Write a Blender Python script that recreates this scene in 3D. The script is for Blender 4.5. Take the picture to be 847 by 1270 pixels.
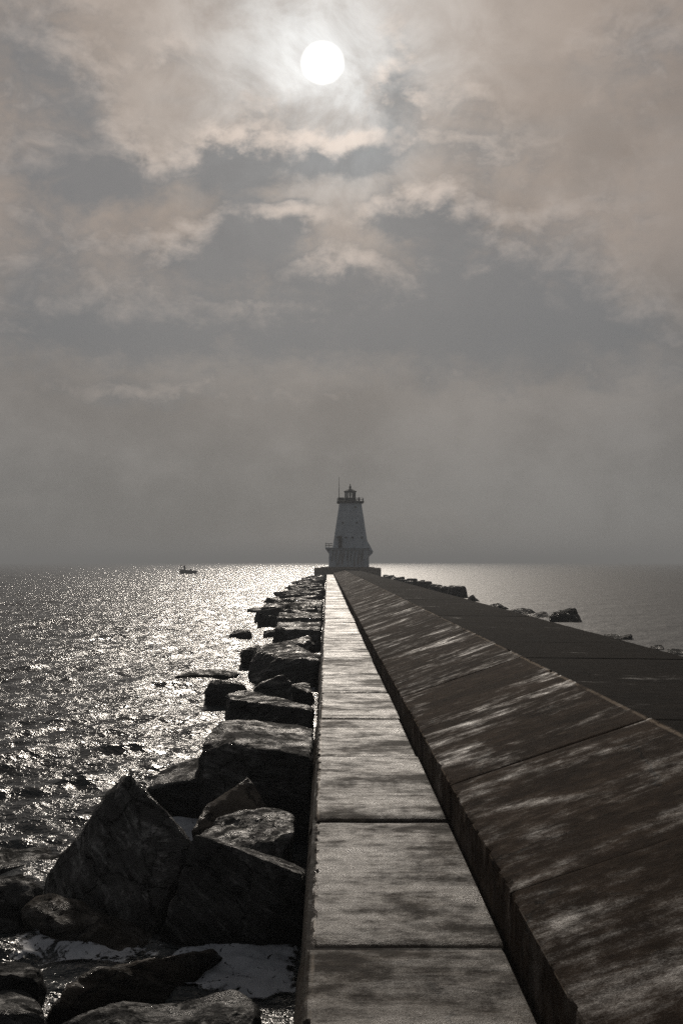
import bpy, bmesh, math, random
import numpy as np
from mathutils import Vector, Matrix, noise, Euler

for o in list(bpy.data.objects):
    bpy.data.objects.remove(o)
sc = bpy.context.scene
COL = sc.collection
R = math.radians

# ------------------------------------------------------------------ camera
F, HX, HY, EYE = 1300.0, 406.0, 697.0, 3.2        # focal (photo px), vanishing point, eye above water
cam_d = bpy.data.cameras.new('camera')
cam = bpy.data.objects.new('camera', cam_d)
COL.objects.link(cam)
cam.location = (0, 0, EYE)
cam.rotation_euler = (R(90), 0, 0)
cam_d.sensor_fit = 'VERTICAL'
cam_d.sensor_height = 36.0
cam_d.lens = 36.0 * F / 1270.0
cam_d.shift_x = (423.5 - HX) / 1270.0
cam_d.shift_y = (HY - 635.0) / 1270.0
cam_d.clip_start = 0.05
cam_d.clip_end = 30000
sc.camera = cam

# ------------------------------------------------------------------ sun and sky
SUN_PX = (400.0, 78.0)
sdir = Vector(((SUN_PX[0] - HX) / F, 1.0, (HY - SUN_PX[1]) / F)).normalized()
sun_el = math.asin(sdir.z)
sun_az = math.atan2(sdir.x, sdir.y)
sl = bpy.data.lights.new('sun', 'SUN')
sl.energy = 1.45
sl.angle = R(3.2)
sl.color = (1.0, 0.905, 0.79)
so = bpy.data.objects.new('sun', sl)
COL.objects.link(so)
so.rotation_euler = sdir.to_track_quat('Z', 'Y').to_euler()
so.location = (0, 0, 60)

vs = sc.view_settings
sc.display_settings.display_device = 'sRGB'
vs.view_transform = 'Standard'
vs.look = 'None'
vs.exposure = 0.0
vs.gamma = 1.0
vs.use_curve_mapping = False
cy = sc.cycles
cy.use_denoising = False
cy.denoiser = 'OPENIMAGEDENOISE'
cy.max_bounces = 5
cy.diffuse_bounces = 2
cy.glossy_bounces = 3
cy.transmission_bounces = 4
cy.transparent_max_bounces = 6
cy.volume_bounces = 0
cy.sample_clamp_direct = 0.0
cy.sample_clamp_indirect = 0.6
cy.blur_glossy = 1.0
cy.caustics_reflective = False
cy.caustics_refractive = False


class NT:
    """small node-tree writer"""
    def __init__(self, tree):
        self.t = tree

    def n(self, kind, **kw):
        nd = self.t.nodes.new(kind)
        for k, v in kw.items():
            setattr(nd, k, v)
        return nd

    def put(self, sock, v):
        if v is None:
            return
        if isinstance(v, bpy.types.NodeSocket):
            self.t.links.new(v, sock)
        else:
            sock.default_value = v

    def m(self, op, a, b=None, c=None, clamp=False):
        nd = self.n('ShaderNodeMath', operation=op, use_clamp=clamp)
        self.put(nd.inputs[0], a)
        self.put(nd.inputs[1], b)
        self.put(nd.inputs[2], c)
        return nd.outputs[0]

    def add(self, a, b): return self.m('ADD', a, b)
    def sub(self, a, b): return self.m('SUBTRACT', a, b)
    def mul(self, a, b): return self.m('MULTIPLY', a, b)

    def vm(self, op, a, b=None):
        nd = self.n('ShaderNodeVectorMath', operation=op)
        self.put(nd.inputs[0], a)
        if b is not None:
            self.put(nd.inputs[1], b)
        return nd.outputs['Value'] if op in ('DOT_PRODUCT', 'LENGTH') else nd.outputs[0]

    def xyz(self, x, y, z=0.0):
        nd = self.n('ShaderNodeCombineXYZ')
        for i, v in enumerate((x, y, z)):
            self.put(nd.inputs[i], v)
        return nd.outputs[0]

    def sep(self, v):
        nd = self.n('ShaderNodeSeparateXYZ')
        self.put(nd.inputs[0], v)
        return nd.outputs

    def noise(self, vec, scale, detail=4.0, rough=0.5, dist=0.0):
        nd = self.n('ShaderNodeTexNoise')
        self.put(nd.inputs['Vector'], vec)
        nd.inputs['Scale'].default_value = scale
        nd.inputs['Detail'].default_value = detail
        nd.inputs['Roughness'].default_value = rough
        nd.inputs['Distortion'].default_value = dist
        return nd.outputs['Fac']

    def smooth(self, v, lo, hi, a=0.0, b=1.0):
        nd = self.n('ShaderNodeMapRange', interpolation_type='SMOOTHSTEP')
        self.put(nd.inputs[0], v)
        for i, q in enumerate((lo, hi, a, b)):
            self.put(nd.inputs[i + 1], q)
        return nd.outputs[0]

    def lin(self, v, lo, hi, a=0.0, b=1.0):
        nd = self.n('ShaderNodeMapRange')
        self.put(nd.inputs[0], v)
        for i, q in enumerate((lo, hi, a, b)):
            self.put(nd.inputs[i + 1], q)
        return nd.outputs[0]

    def mix(self, f, a, b, blend='MIX'):
        nd = self.n('ShaderNodeMix', data_type='RGBA', blend_type=blend)
        self.put(nd.inputs[0], f)
        for i, v in ((6, a), (7, b)):
            if isinstance(v, (tuple, list)):
                v = tuple(v) + (1.0,) if len(v) == 3 else v
            self.put(nd.inputs[i], v)
        return nd.outputs[2]

    def scale(self, col, f):
        nd = self.n('ShaderNodeVectorMath', operation='SCALE')
        self.put(nd.inputs[0], col)
        self.put(nd.inputs['Scale'], f)
        return nd.outputs[0]


def px_ang(px, py):
    dx, dz = (px - HX) / F, (HY - py) / F
    return math.degrees(math.atan(dx)), math.degrees(math.atan2(dz, math.hypot(1, dx)))


world = bpy.data.worlds.new('World')
sc.world = world
world.use_nodes = True
world.cycles.sampling_method = 'MANUAL'
world.cycles.sample_map_resolution = 512
wt = world.node_tree
wt.nodes.clear()
W = NT(wt)
tc = W.n('ShaderNodeTexCoord').outputs['Generated']
dirv = W.vm('NORMALIZE', tc)
dx, dy, dz = W.sep(dirv)
az = W.mul(W.m('ARCTAN2', dx, dy), 180 / math.pi)
el = W.mul(W.m('ARCSINE', dz), 180 / math.pi)
cosang = W.vm('DOT_PRODUCT', dirv, tuple(sdir))
theta = W.mul(W.m('ARCCOSINE', W.m('MINIMUM', cosang, 1.0)), 180 / math.pi)

# seamless noise coordinates: direction with the vertical stretched, so that clouds lie flat
elc = W.m('MAXIMUM', el, -2.0)


def ndir(shift_el=0.0, zs=2.0):
    return W.xyz(dx, dy, W.mul(W.mul(W.add(elc, shift_el), zs), math.pi / 180))


# dark cloud banks: (px, py, rx, ry, weight) of the photograph turned into sky angles
BANKS = [(300, 198, 66, 28, 1.1), (432, 192, 62, 24, 1.0), (325, 276, 58, 26, 1.05), (520, 262, 66, 26, 1.0),
         (135, 215, 100, 32, .8), (250, 318, 80, 30, .8), (395, 335, 60, 22, .6), (600, 330, 130, 40, .62),
         (60, 300, 90, 60, .45), (470, 400, 300, 45, .55), (120, 410, 220, 45, .60), (700, 410, 200, 45, .55),
         (620, 190, 60, 26, .35), (740, 260, 100, 34, .35), (115, 140, 50, 40, .42), (492, 95, 26, 60, .50),
         (30, 50, 80, 90, .62), (810, 40, 110, 70, .42), (330, 125, 40, 22, .30), (560, 130, 60, 40, .30), (210, 60, 60, 40, .22), (210, 490, 220, 16, .28), (640, 470, 200, 20, .28)]


def density(sh):
    v = ndir(sh, 1.45)
    w1 = W.sub(W.noise(v, 19.0, 6, .6), .5)
    v2 = W.vm('ADD', v, (3.1, 7.7, 1.3))
    w2 = W.sub(W.noise(v2, 21.0, 6, .62), .5)
    a = W.add(az, W.mul(w1, 4.2))
    e = W.add(W.add(el, sh), W.mul(w2, 3.2))
    total = None
    for (px, py, rx, ry, wgt) in BANKS:
        ca, ce = px_ang(px, py)
        qa = W.m('POWER', W.mul(W.sub(a, ca), 22.7 / rx), 2.0)
        qe = W.m('POWER', W.mul(W.sub(e, ce), 22.7 / ry), 2.0)
        g = W.mul(W.m('EXPONENT', W.mul(W.add(qa, qe), -0.9)), wgt)
        total = g if total is None else W.add(total, g)
    # cloud everywhere else: the same kind of broken stratocumulus all round
    far = W.smooth(W.m('ABSOLUTE', az), 14.0, 26.0)
    high = W.smooth(el, 30.0, 42.0)
    rest = W.m('MAXIMUM', far, high)
    gen = W.smooth(W.noise(v, 4.2, 7, .6), .38, .72)
    total = W.add(W.mul(total, W.sub(1.0, W.mul(rest, .6))), W.mul(gen, W.add(.13, W.mul(rest, .54))))
    fine = W.sub(W.noise(v, 24.0, 8, .60, .5), .5)
    puff = W.sub(W.noise(W.vm('ADD', v, (5.0, 1.0, 2.0)), 48.0, 6, .6, .6), .5)
    return W.add(total, W.add(W.mul(fine, .70), W.mul(puff, .34)))


D0 = density(0.0)
D1 = density(0.8)
C0 = W.smooth(D0, .14, .72)
C1 = W.smooth(D1, .14, .72)
lit = W.m('MAXIMUM', W.sub(C0, C1), 0.0)

# veil colour by height
ef = W.smooth(el, 0.0, 11.0)
veil = W.mix(ef, (.208, .206, .202), (.240, .220, .203))
ef2 = W.smooth(el, 10.0, 18.0)
away = W.smooth(theta, 12.0, 42.0)
veil = W.mix(ef2, veil, W.mix(away, (.308, .258, .222), (.140, .139, .139)))
veil = W.mix(W.mul(away, .35), veil, (.10, .10, .10))
# thin drifting veil: slow changes of warmth and thickness
vn = W.noise(ndir(0, 1.2), 6.5, 6, .6)
veil = W.mix(W.smooth(vn, .35, .7), veil, W.scale(veil, 0.74))
vn2 = W.noise(ndir(0, 3.5), 5.0, 6, .55)
veil = W.mix(W.mul(W.smooth(vn2, .5, .75), .5), veil, (.215, .205, .196))
# glow of the sun through the veil
g1 = W.m('EXPONENT', W.mul(W.m('POWER', W.mul(theta, 1 / 5.2), 1.7), -1.0))
g2 = W.m('EXPONENT', W.mul(W.m('POWER', W.mul(theta, 1 / 9.5), 1.6), -1.0))
gn = W.add(.45, W.mul(W.smooth(W.noise(ndir(0, 1.0), 12.0, 7, .64, .5), .28, .72), 1.1))
glow = W.vm('ADD', W.scale((.28, .335, .365), W.mul(g1, gn)), W.scale((.115, .098, .082), W.mul(g2, gn)))
veil = W.vm('ADD', veil, glow)
# cloud bodies, greyer and darker than the veil, thinner near the sun
body = W.mix(W.smooth(el, 4.0, 20.0), (.152, .153, .155), (.150, .156, .163))
body = W.mix(W.mul(away, .55), body, (.085, .086, .088))
body = W.vm('ADD', body, W.scale(glow, .36))
fac = W.mul(C0, W.lin(el, 3.0, 12.0, .55, .86))
skyc = W.mix(fac, veil, body)
near = W.m('EXPONENT', W.mul(theta, -1 / 13.0))
skyc = W.vm('ADD', skyc, W.scale((.42, .33, .26), W.mul(lit, W.mul(near, 1.5))))
# sun disc through the cloud
dq = W.m('SQRT', W.add(W.m('POWER', W.mul(W.sub(az, math.degrees(sun_az)), math.cos(sun_el)), 2.0),
                     W.m('POWER', W.mul(W.sub(el, math.degrees(sun_el)), 1.10), 2.0)))
disc = W.smooth(dq, 1.15, .74)
skyc = W.vm('ADD', skyc, W.scale((.05, .05, .05), W.m('EXPONENT', W.mul(W.m('POWER', W.mul(theta, 1 / 1.9), 2.0), -1.0))))
skyc = W.vm('ADD', skyc, W.scale((1.5, 1.5, 1.45), disc))
skyc = W.mix(W.smooth(el, 0.0, -3.0), skyc, (.10, .10, .10))

nish = W.n('ShaderNodeTexSky', sky_type='NISHITA')
nish.sun_disc = False
nish.sun_elevation = sun_el
nish.sun_rotation = sun_az
nish.altitude = 180
nish.dust_density = 1.5
bg1 = W.n('ShaderNodeBackground')
wt.links.new(nish.outputs[0], bg1.inputs[0])
bg1.inputs[1].default_value = 0.05
bg2 = W.n('ShaderNodeBackground')
wt.links.new(skyc, bg2.inputs[0])
bg2.inputs[1].default_value = 1.17
mx = W.n('ShaderNodeMixShader')
mx.inputs[0].default_value = 0.975
wt.links.new(bg1.outputs[0], mx.inputs[1])
wt.links.new(bg2.outputs[0], mx.inputs[2])
wo = W.n('ShaderNodeOutputWorld')
wt.links.new(mx.outputs[0], wo.inputs[0])


# ------------------------------------------------------------------ materials
def new_mat(name):
    m = bpy.data.materials.new(name)
    m.use_nodes = True
    m.node_tree.nodes.clear()
    t = NT(m.node_tree)
    out = t.n('ShaderNodeOutputMaterial')
    bs = t.n('ShaderNodeBsdfPrincipled')
    m.node_tree.links.new(bs.outputs[0], out.inputs[0])
    return m, t, bs, out


def bump(t, h, strength, dist, nrm=None):
    b = t.n('ShaderNodeBump')
    b.inputs['Strength'].default_value = strength
    b.inputs['Distance'].default_value = dist
    t.put(b.inputs['Height'], h)
    if nrm is not None:
        t.put(b.inputs['Normal'], nrm)
    return b.outputs[0]


def mapped(t, scale=(1, 1, 1), rnd=0.0, coord='Object'):
    v = t.n('ShaderNodeTexCoord').outputs[coord]
    if rnd:
        r = t.n('ShaderNodeObjectInfo').outputs['Random']
        v = t.vm('ADD', v, t.xyz(t.mul(r, 37.0 * rnd), t.mul(r, 71.0 * rnd), t.mul(r, 13.0 * rnd)))
    return t.vm('MULTIPLY', v, scale)


def world_pos(t, scale=(1, 1, 1)):
    return t.vm('MULTIPLY', t.n('ShaderNodeNewGeometry').outputs['Position'], scale)


def mat_concrete(name, base, dark, pale, wet, rough, spec, along=5.0, edges=()):
    """worn wet concrete: streaks run across the breakwater, wet films shine, dry crust is dull"""
    m, t, bs, _ = new_mat(name)
    p = world_pos(t)
    r = t.n('ShaderNodeObjectInfo').outputs['Random']
    pj = t.vm('ADD', p, t.xyz(0.0, 0.0, t.mul(r, 9.0)))       # the pattern breaks at every joint
    s1 = t.noise(t.vm('MULTIPLY', pj, (.55, along, .55)), 1.0, 7, .66, .5)
    s2 = t.noise(t.vm('MULTIPLY', p, (2.6, along * 5.5, 2.6)), 1.0, 5, .65)
    patch = t.noise(t.vm('MULTIPLY', pj, (.75, .85, .75)), 1.0, 5, .6, .8)
    grit = t.noise(p, 85.0, 4, .75)
    big = t.noise(p, 6.0, 7, .68)
    w = t.add(t.add(t.mul(s1, .46), t.mul(patch, .46)), t.add(t.mul(s2, .08), t.mul(t.sub(big, .5), .34)))
    wetm = t.smooth(t.add(w, t.add(t.mul(t.sub(grit, .5), .30), t.mul(t.sub(s2, .5), .10))), wet[0], wet[1])
    col = t.mix(t.smooth(t.add(t.mul(s1, .5), t.mul(big, .5)), .38, .62), dark, base)
    col = t.mix(t.mul(t.smooth(s2, .42, .66), .55), col, dark)
    stain = t.smooth(t.noise(t.vm('ADD', pj, (11.0, 3.0, 5.0)), 1.7, 7, .7, .6), .56, .68)
    col = t.mix(t.mul(stain, .6), col, tuple(c * .55 for c in dark))
    crust = t.smooth(t.add(t.noise(t.vm('MULTIPLY', p, (1.6, along * 1.1, 1.6)), 1.6, 8, .74), t.mul(t.sub(grit, .5), .5)), .60, .74)
    col = t.mix(t.mul(crust, .75), col, pale)
    x = t.sep(p)[0]
    z = t.sep(p)[2]
    mid_ = t.noise(p, 2.6, 6, .7)
    for x0, z0, wd_ in edges:                                      # chipped pale arrises
        d = t.m('SQRT', t.add(t.m('POWER', t.sub(x, x0), 2.0), t.m('POWER', t.sub(z, z0), 2.0)))
        e = t.smooth(t.add(d, t.mul(t.sub(big, .5), wd_ * 1.6)), wd_, wd_ * .35)
        col = t.mix(t.mul(e, t.smooth(mid_, .32, .50)), col, tuple(min(1, c * 1.5) for c in pale))
    cv = t.n('ShaderNodeTexVoronoi', feature='DISTANCE_TO_EDGE')
    t.put(cv.inputs['Vector'], t.vm('ADD', t.vm('MULTIPLY', pj, (1.0, .7, 1.0)), t.scale(t.xyz(patch, big, s1), .5)))
    cv.inputs['Scale'].default_value = .55
    crack = t.mul(t.smooth(cv.outputs['Distance'], .009, .002), t.smooth(patch, .47, .53))
    col = t.mix(t.mul(crack, .85), col, (.01, .009, .008))
    col = t.scale(col, t.add(.80, t.mul(r, .40)))
    t.put(bs.inputs['Base Color'], col)
    t.put(bs.inputs['Specular IOR Level'], t.lin(wetm, 0, 1, spec[0], spec[1]))
    rg = t.lin(wetm, 0, 1, rough[0], rough[1])
    t.put(bs.inputs['Roughness'], t.add(rg, t.mul(t.sub(grit, .5), .25)))
    n1 = bump(t, big, .7, .035)
    n2 = bump(t, s2, .55, .008, n1)
    n3 = bump(t, grit, .75, .008, n2)
    t.put(bs.inputs['Normal'], n3)
    return m


M = {}
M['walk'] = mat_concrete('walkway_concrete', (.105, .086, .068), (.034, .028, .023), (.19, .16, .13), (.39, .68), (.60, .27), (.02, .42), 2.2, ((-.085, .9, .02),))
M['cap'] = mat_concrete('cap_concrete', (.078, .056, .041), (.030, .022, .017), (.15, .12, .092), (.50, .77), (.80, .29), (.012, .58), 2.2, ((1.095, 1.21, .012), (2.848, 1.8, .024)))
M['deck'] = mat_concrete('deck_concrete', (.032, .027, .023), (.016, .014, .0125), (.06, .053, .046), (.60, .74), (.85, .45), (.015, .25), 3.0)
M['core'] = mat_concrete('core_concrete', (.05, .045, .04), (.03, .026, .023), (.09, .08, .07), (.5, .7), (.8, .5), (.05, .2))
M['base'] = mat_concrete('platform_concrete', (.24, .20, .165), (.13, .11, .09), (.34, .30, .26), (.6, .8), (.85, .7), (.05, .2))


def mat_rock(name, a, b, pale, spec=.45, strata=1.0):
    """wet armour stone: layered grain, pale scars, films of water on part of it"""
    m, t, bs, _ = new_mat(name)
    v = mapped(t, (1, 1, 1), 1.0)
    lay = t.noise(t.vm('MULTIPLY', v, (1.2, 1.6, 8.0)), 1.3, 7, .66, 1.0)
    big = t.noise(v, 1.5, 7, .65, .5)
    mid = t.noise(t.vm('MULTIPLY', v, (1, 1, 2.0)), 7.0, 6, .68, .5)
    fine = t.noise(v, 30.0, 6, .72)
    col = t.mix(t.smooth(big, .35, .66), a, b)
    scar = t.smooth(t.add(t.mul(lay, .55), t.add(t.mul(mid, .45), t.mul(t.sub(fine, .5), .25))), .53, .66)
    col = t.mix(t.mul(scar, .75), col, pale)
    z = t.sep(world_pos(t))[2]
    damp = t.smooth(t.add(z, t.mul(t.sub(mid, .5), .25)), .26, .10)     # dark weed and wet line above the water
    col = t.mix(t.mul(damp, .7), col, (.008, .008, .007))
    cv = t.n('ShaderNodeTexVoronoi', feature='DISTANCE_TO_EDGE')
    t.put(cv.inputs['Vector'], t.vm('ADD', t.vm('MULTIPLY', v, (1.0, 1.0, 1.7)), t.scale(t.xyz(big, mid, lay), .45)))
    cv.inputs['Scale'].default_value = 1.7
    crack = t.smooth(cv.outputs['Distance'], .035, .0)
    col = t.mix(t.mul(crack, .7), col, (.006, .006, .006))
    t.put(bs.inputs['Base Color'], col)
    film = t.smooth(t.add(t.mul(lay, .5), t.add(t.mul(big, .3), t.mul(fine, .2))), .46, .60)
    t.put(bs.inputs['Specular IOR Level'], t.lin(film, 0, 1, .04, spec))
    t.put(bs.inputs['Roughness'], t.add(t.lin(film, 0, 1, .78, .22), t.mul(t.sub(fine, .5), .2)))
    n1 = bump(t, lay, 1.0 * strata, .10)
    n1 = bump(t, t.m('SUBTRACT', 1.0, crack), .8, .05, n1)
    n2 = bump(t, mid, .8, .05, n1)
    n3 = bump(t, fine, .9, .016, n2)
    t.put(bs.inputs['Normal'], n3)
    return m


M['rock'] = mat_rock('wet_dark_stone', (.056, .055, .054), (.028, .0275, .027), (.17, .166, .16), .65)
M['rock_streak'] = mat_rock('streaked_stone', (.090, .087, .085), (.042, .041, .040), (.30, .295, .29), .55, 1.2)
M['rock_dull'] = mat_rock('dull_dark_stone', (.036, .035, .034), (.018, .0175, .017), (.09, .087, .084), .10)
M['rock_brown'] = mat_rock('brown_stone', (.105, .088, .073), (.048, .041, .035), (.22, .19, .16), .35)
M['rock_grey'] = mat_rock('grey_stone', (.050, .0495, .049), (.025, .0247, .0243), (.17, .167, .163), .65, 1.1)


def mat_water():
    m, t, bs, _ = new_mat('lake_water')
    p = world_pos(t)
    x = t.sep(p)[0]
    lee = t.smooth(x, 2.0, 12.0)             # sheltered side of the breakwater
    t.put(bs.inputs['Base Color'], (.022, .026, .028, 1))
    bs.inputs['IOR'].default_value = 1.333
    bs.inputs['Specular IOR Level'].default_value = .5
    t.put(bs.inputs['Roughness'], t.lin(lee, 0, 1, .21, .47))
    h1 = t.noise(t.vm('MULTIPLY', p, (1.0, 1.5, 1.0)), 2.6, 4, .6, .3)
    h2 = t.noise(t.vm('MULTIPLY', p, (1.0, 1.5, 1.0)), 9.0, 3, .55, .3)
    amp = t.lin(lee, 0, 1, 1.0, .5)
    b1 = t.n('ShaderNodeBump')
    b1.inputs['Distance'].default_value = .22
    t.put(b1.inputs['Strength'], t.mul(amp, .62))
    t.put(b1.inputs['Height'], h1)
    b2 = t.n('ShaderNodeBump')
    b2.inputs['Distance'].default_value = .045
    t.put(b2.inputs['Strength'], t.mul(amp, .5))
    t.put(b2.inputs['Height'], h2)
    t.put(b2.inputs['Normal'], b1.outputs[0])
    t.put(bs.inputs['Normal'], b2.outputs[0])
    return m


M['water'] = mat_water()


def mat_foam():
    m, t, bs, out = new_mat('lake_foam')
    p = world_pos(t)
    n = t.noise(p, 5.0, 7, .66, .6)
    vor = t.n('ShaderNodeTexVoronoi', feature='DISTANCE_TO_EDGE')
    t.put(vor.inputs['Vector'], t.vm('ADD', p, t.scale(t.xyz(n, n, 0.0), .5)))
    vor.inputs['Scale'].default_value = 9.0
    edge = t.n('ShaderNodeAttribute', attribute_name='edge').outputs['Fac']
    web = t.smooth(vor.outputs['Distance'], .30, .02)
    a = t.add(t.mul(edge, 1.35), t.add(t.mul(t.sub(n, .5), 1.7), t.mul(web, .22)))
    hole = t.smooth(t.noise(t.vm('MULTIPLY', p, (1.0, .6, 1.0)), 13.0, 5, .65, .8), .66, .60)
    alpha = t.mul(t.smooth(a, .42, .60), hole)
    t.put(bs.inputs['Base Color'], t.mix(t.smooth(n, .3, .7), (.26, .275, .31), (.42, .44, .48)))
    bs.inputs['Roughness'].default_value = .6
    t.put(bs.inputs['Alpha'], t.mul(alpha, .80))
    t.put(bs.inputs['Normal'], bump(t, t.noise(p, 40.0, 4, .6), .5, .01))
    return m


M['foam'] = mat_foam()


def mat_plain(name, col, rough=.5, metal=0.0, vary=.25, scale=3.0):
    m, t, bs, _ = new_mat(name)
    n = t.noise(mapped(t, (1, 1, 1), 1.0), scale, 6, .6)
    c = t.mix(t.smooth(n, .3, .7), tuple(q * (1 - vary) for q in col), tuple(min(1, q * (1 + vary)) for q in col))
    t.put(bs.inputs['Base Color'], c)
    t.put(bs.inputs['Roughness'], t.add(rough, t.mul(t.sub(n, .5), .2)))
    bs.inputs['Metallic'].default_value = metal
    return m


def mat_white_steel():
    m, t, bs, _ = new_mat('weathered_white_paint')
    v = mapped(t)
    n = t.noise(v, .9, 6, .6)
    run = t.noise(t.vm('MULTIPLY', v, (2.4, 2.4, .18)), 1.0, 5, .65)
    z = t.sep(v)[2]
    low = t.smooth(z, 4.6, 1.2)
    col = t.mix(t.smooth(n, .3, .75), (.42, .47, .53), (.33, .37, .42))
    rust = t.mul(t.smooth(run, .48, .64), t.add(.10, t.mul(low, .75)))
    col = t.mix(rust, col, (.16, .12, .09))
    t.put(bs.inputs['Base Color'], col)
    bs.inputs['Roughness'].default_value = .5
    return m


M['white'] = mat_white_steel()
M['black'] = mat_plain('black_painted_iron', (.022, .022, .024), .75)
M['rail'] = mat_plain('dark_rail_steel', (.05, .05, .052), .5)
M['glazing_dark'] = mat_plain('dark_window_glass', (.02, .022, .025), .15)
M['door'] = mat_plain('dark_door_paint', (.06, .055, .05), .5)
M['hull'] = mat_plain('dark_hull_paint', (.03, .033, .035), .35)
M['hull_in'] = mat_plain('hull_trim', (.08, .08, .078), .5)
M['jacket'] = mat_plain('dark_jacket', (.03, .032, .036), .8)
M['trousers'] = mat_plain('dark_trousers', (.025, .025, .03), .8)
M['skin'] = mat_plain('skin', (.35, .21, .15), .5, 0, .05)
M['hair'] = mat_plain('dark_hair', (.02, .016, .012), .6)
M['net'] = mat_plain('net_cord', (.05, .05, .05), .8)


def mat_glass():
    m, t, bs, out = new_mat('lantern_glass')
    tr = t.n('ShaderNodeBsdfTransparent')
    tr.inputs[0].default_value = (.97, .97, .97, 1)
    gl = t.n('ShaderNodeBsdfGlossy')
    gl.inputs['Roughness'].default_value = .08
    lw = t.n('ShaderNodeFresnel')
    lw.inputs[0].default_value = 1.45
    mxs = t.n('ShaderNodeMixShader')
    m.node_tree.links.new(lw.outputs[0], mxs.inputs[0])
    m.node_tree.links.new(tr.outputs[0], mxs.inputs[1])
    m.node_tree.links.new(gl.outputs[0], mxs.inputs[2])
    m.node_tree.links.new(mxs.outputs[0], out.inputs[0])
    m.node_tree.nodes.remove(bs)
    return m


M['glass'] = mat_glass()


# ------------------------------------------------------------------ helpers
def link(name, mesh, parent=None, loc=(0, 0, 0), rot=None):
    o = bpy.data.objects.new(name, mesh)
    COL.objects.link(o)
    o.location = loc
    if rot is not None:
        o.rotation_euler = rot
    if parent is not None:
        o.parent = parent
    return o


def tag(o, label=None, cat=None, group=None, kind=None):
    if label: o['label'] = label
    if cat: o['category'] = cat
    if group: o['group'] = group
    if kind: o['kind'] = kind
    return o


def bm_mesh(bm, name, mats, smooth=False):
    me = bpy.data.meshes.new(name)
    bmesh.ops.recalc_face_normals(bm, faces=bm.faces)
    bm.to_mesh(me)
    bm.free()
    for m in (mats if isinstance(mats, (list, tuple)) else [mats]):
        me.materials.append(m)
    if smooth:
        me.polygons.foreach_set('use_smooth', [True] * len(me.polygons))
    return me


def box(bm, x0, x1, y0, y1, z0, z1):
    vs_ = [bm.verts.new((x, y, z)) for z in (z0, z1) for y in (y0, y1) for x in (x0, x1)]
    for f in ((0, 1, 3, 2), (4, 6, 7, 5), (0, 4, 5, 1), (2, 3, 7, 6), (0, 2, 6, 4), (1, 5, 7, 3)):
        bm.faces.new([vs_[i] for i in f])
    return vs_


def tube(bm, p0, p1, r0, r1=None, n=8):
    p0, p1 = Vector(p0), Vector(p1)
    r1 = r0 if r1 is None else r1
    d = (p1 - p0).normalized()
    q = d.to_track_quat('Z', 'Y')
    A, B = [], []
    for i in range(n):
        c = Vector((math.cos(2 * math.pi * i / n), math.sin(2 * math.pi * i / n), 0))
        A.append(bm.verts.new(p0 + q @ (c * r0)))
        B.append(bm.verts.new(p1 + q @ (c * r1)))
    for i in range(n):
        j = (i + 1) % n
        bm.faces.new((A[i], A[j], B[j], B[i]))
    bm.faces.new(A[::-1])
    bm.faces.new(B)


def prism(bm, loop, z0, z1, loop_top=None):
    lt = loop_top or loop
    A = [bm.verts.new((x, y, z0)) for x, y in loop]
    B = [bm.verts.new((x, y, z1)) for x, y in lt]
    n = len(A)
    for i in range(n):
        j = (i + 1) % n
        bm.faces.new((A[i], A[j], B[j], B[i]))
    bm.faces.new(A[::-1])
    bm.faces.new(B)


def P(px, py, Y):
    return Vector(((px - HX) / F * Y, Y, EYE - (py - HY) / F * Y))


def PZ(px, py, z=0.0):
    Y = (EYE - z) * F / (py - HY)
    return Vector(((px - HX) / F * Y, Y, z))


# ------------------------------------------------------------------ lake water (real waves)
def wave_tile(N, L, lo, hi, rms_slope, seed, wind, spread, expo):
    rng = np.random.default_rng(seed)
    k1 = np.fft.fftfreq(N, L / N) * 2 * np.pi
    kx, ky = np.meshgrid(k1, k1)
    k = np.hypot(kx, ky)
    k[0, 0] = 1
    kmin, kmax = 2 * np.pi / hi, 2 * np.pi / lo
    ca = np.abs((kx * wind[0] + ky * wind[1]) / k)
    amp = k ** (-expo) * (.12 + ca ** spread) * np.exp(-(kmin / k) ** 4) * np.exp(-(k / kmax) ** 2)
    amp[0, 0] = 0
    h = amp * (rng.normal(size=(N, N)) + 1j * rng.normal(size=(N, N)))
    z = np.fft.ifft2(h).real
    dxh = np.fft.ifft2(1j * kx / k * h).real
    dyh = np.fft.ifft2(1j * ky / k * h).real
    sx = np.fft.ifft2(1j * kx * h).real
    sy = np.fft.ifft2(1j * ky * h).real
    s = rms_slope / math.sqrt((sx ** 2 + sy ** 2).mean())
    return z * s, dxh * s, dyh * s, L


def sample(tile, x, y):
    out = []
    z, a, b, L = tile
    N = z.shape[0]
    u = (x / L * N) % N
    v = (y / L * N) % N
    i = np.floor(u).astype(int); j = np.floor(v).astype(int)
    fu = u - i; fv = v - j
    i %= N; j %= N
    i1 = (i + 1) % N; j1 = (j + 1) % N
    for q in (z, a, b):
        out.append(q[j, i] * (1 - fu) * (1 - fv) + q[j, i1] * fu * (1 - fv) + q[j1, i] * (1 - fu) * fv + q[j1, i1] * fu * fv)
    return out


wd = np.array([.28, -.96])
T_BIG = wave_tile(512, 61.0, 1.6, 6.0, .075, 3, wd, 3.0, 2.6)
T_MID = wave_tile(512, 17.3, .45, 1.8, .190, 5, wd, 2.0, 2.4)
T_SML = wave_tile(512, 5.9, .12, .6, .230, 8, wd, 1.5, 2.3)


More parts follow.
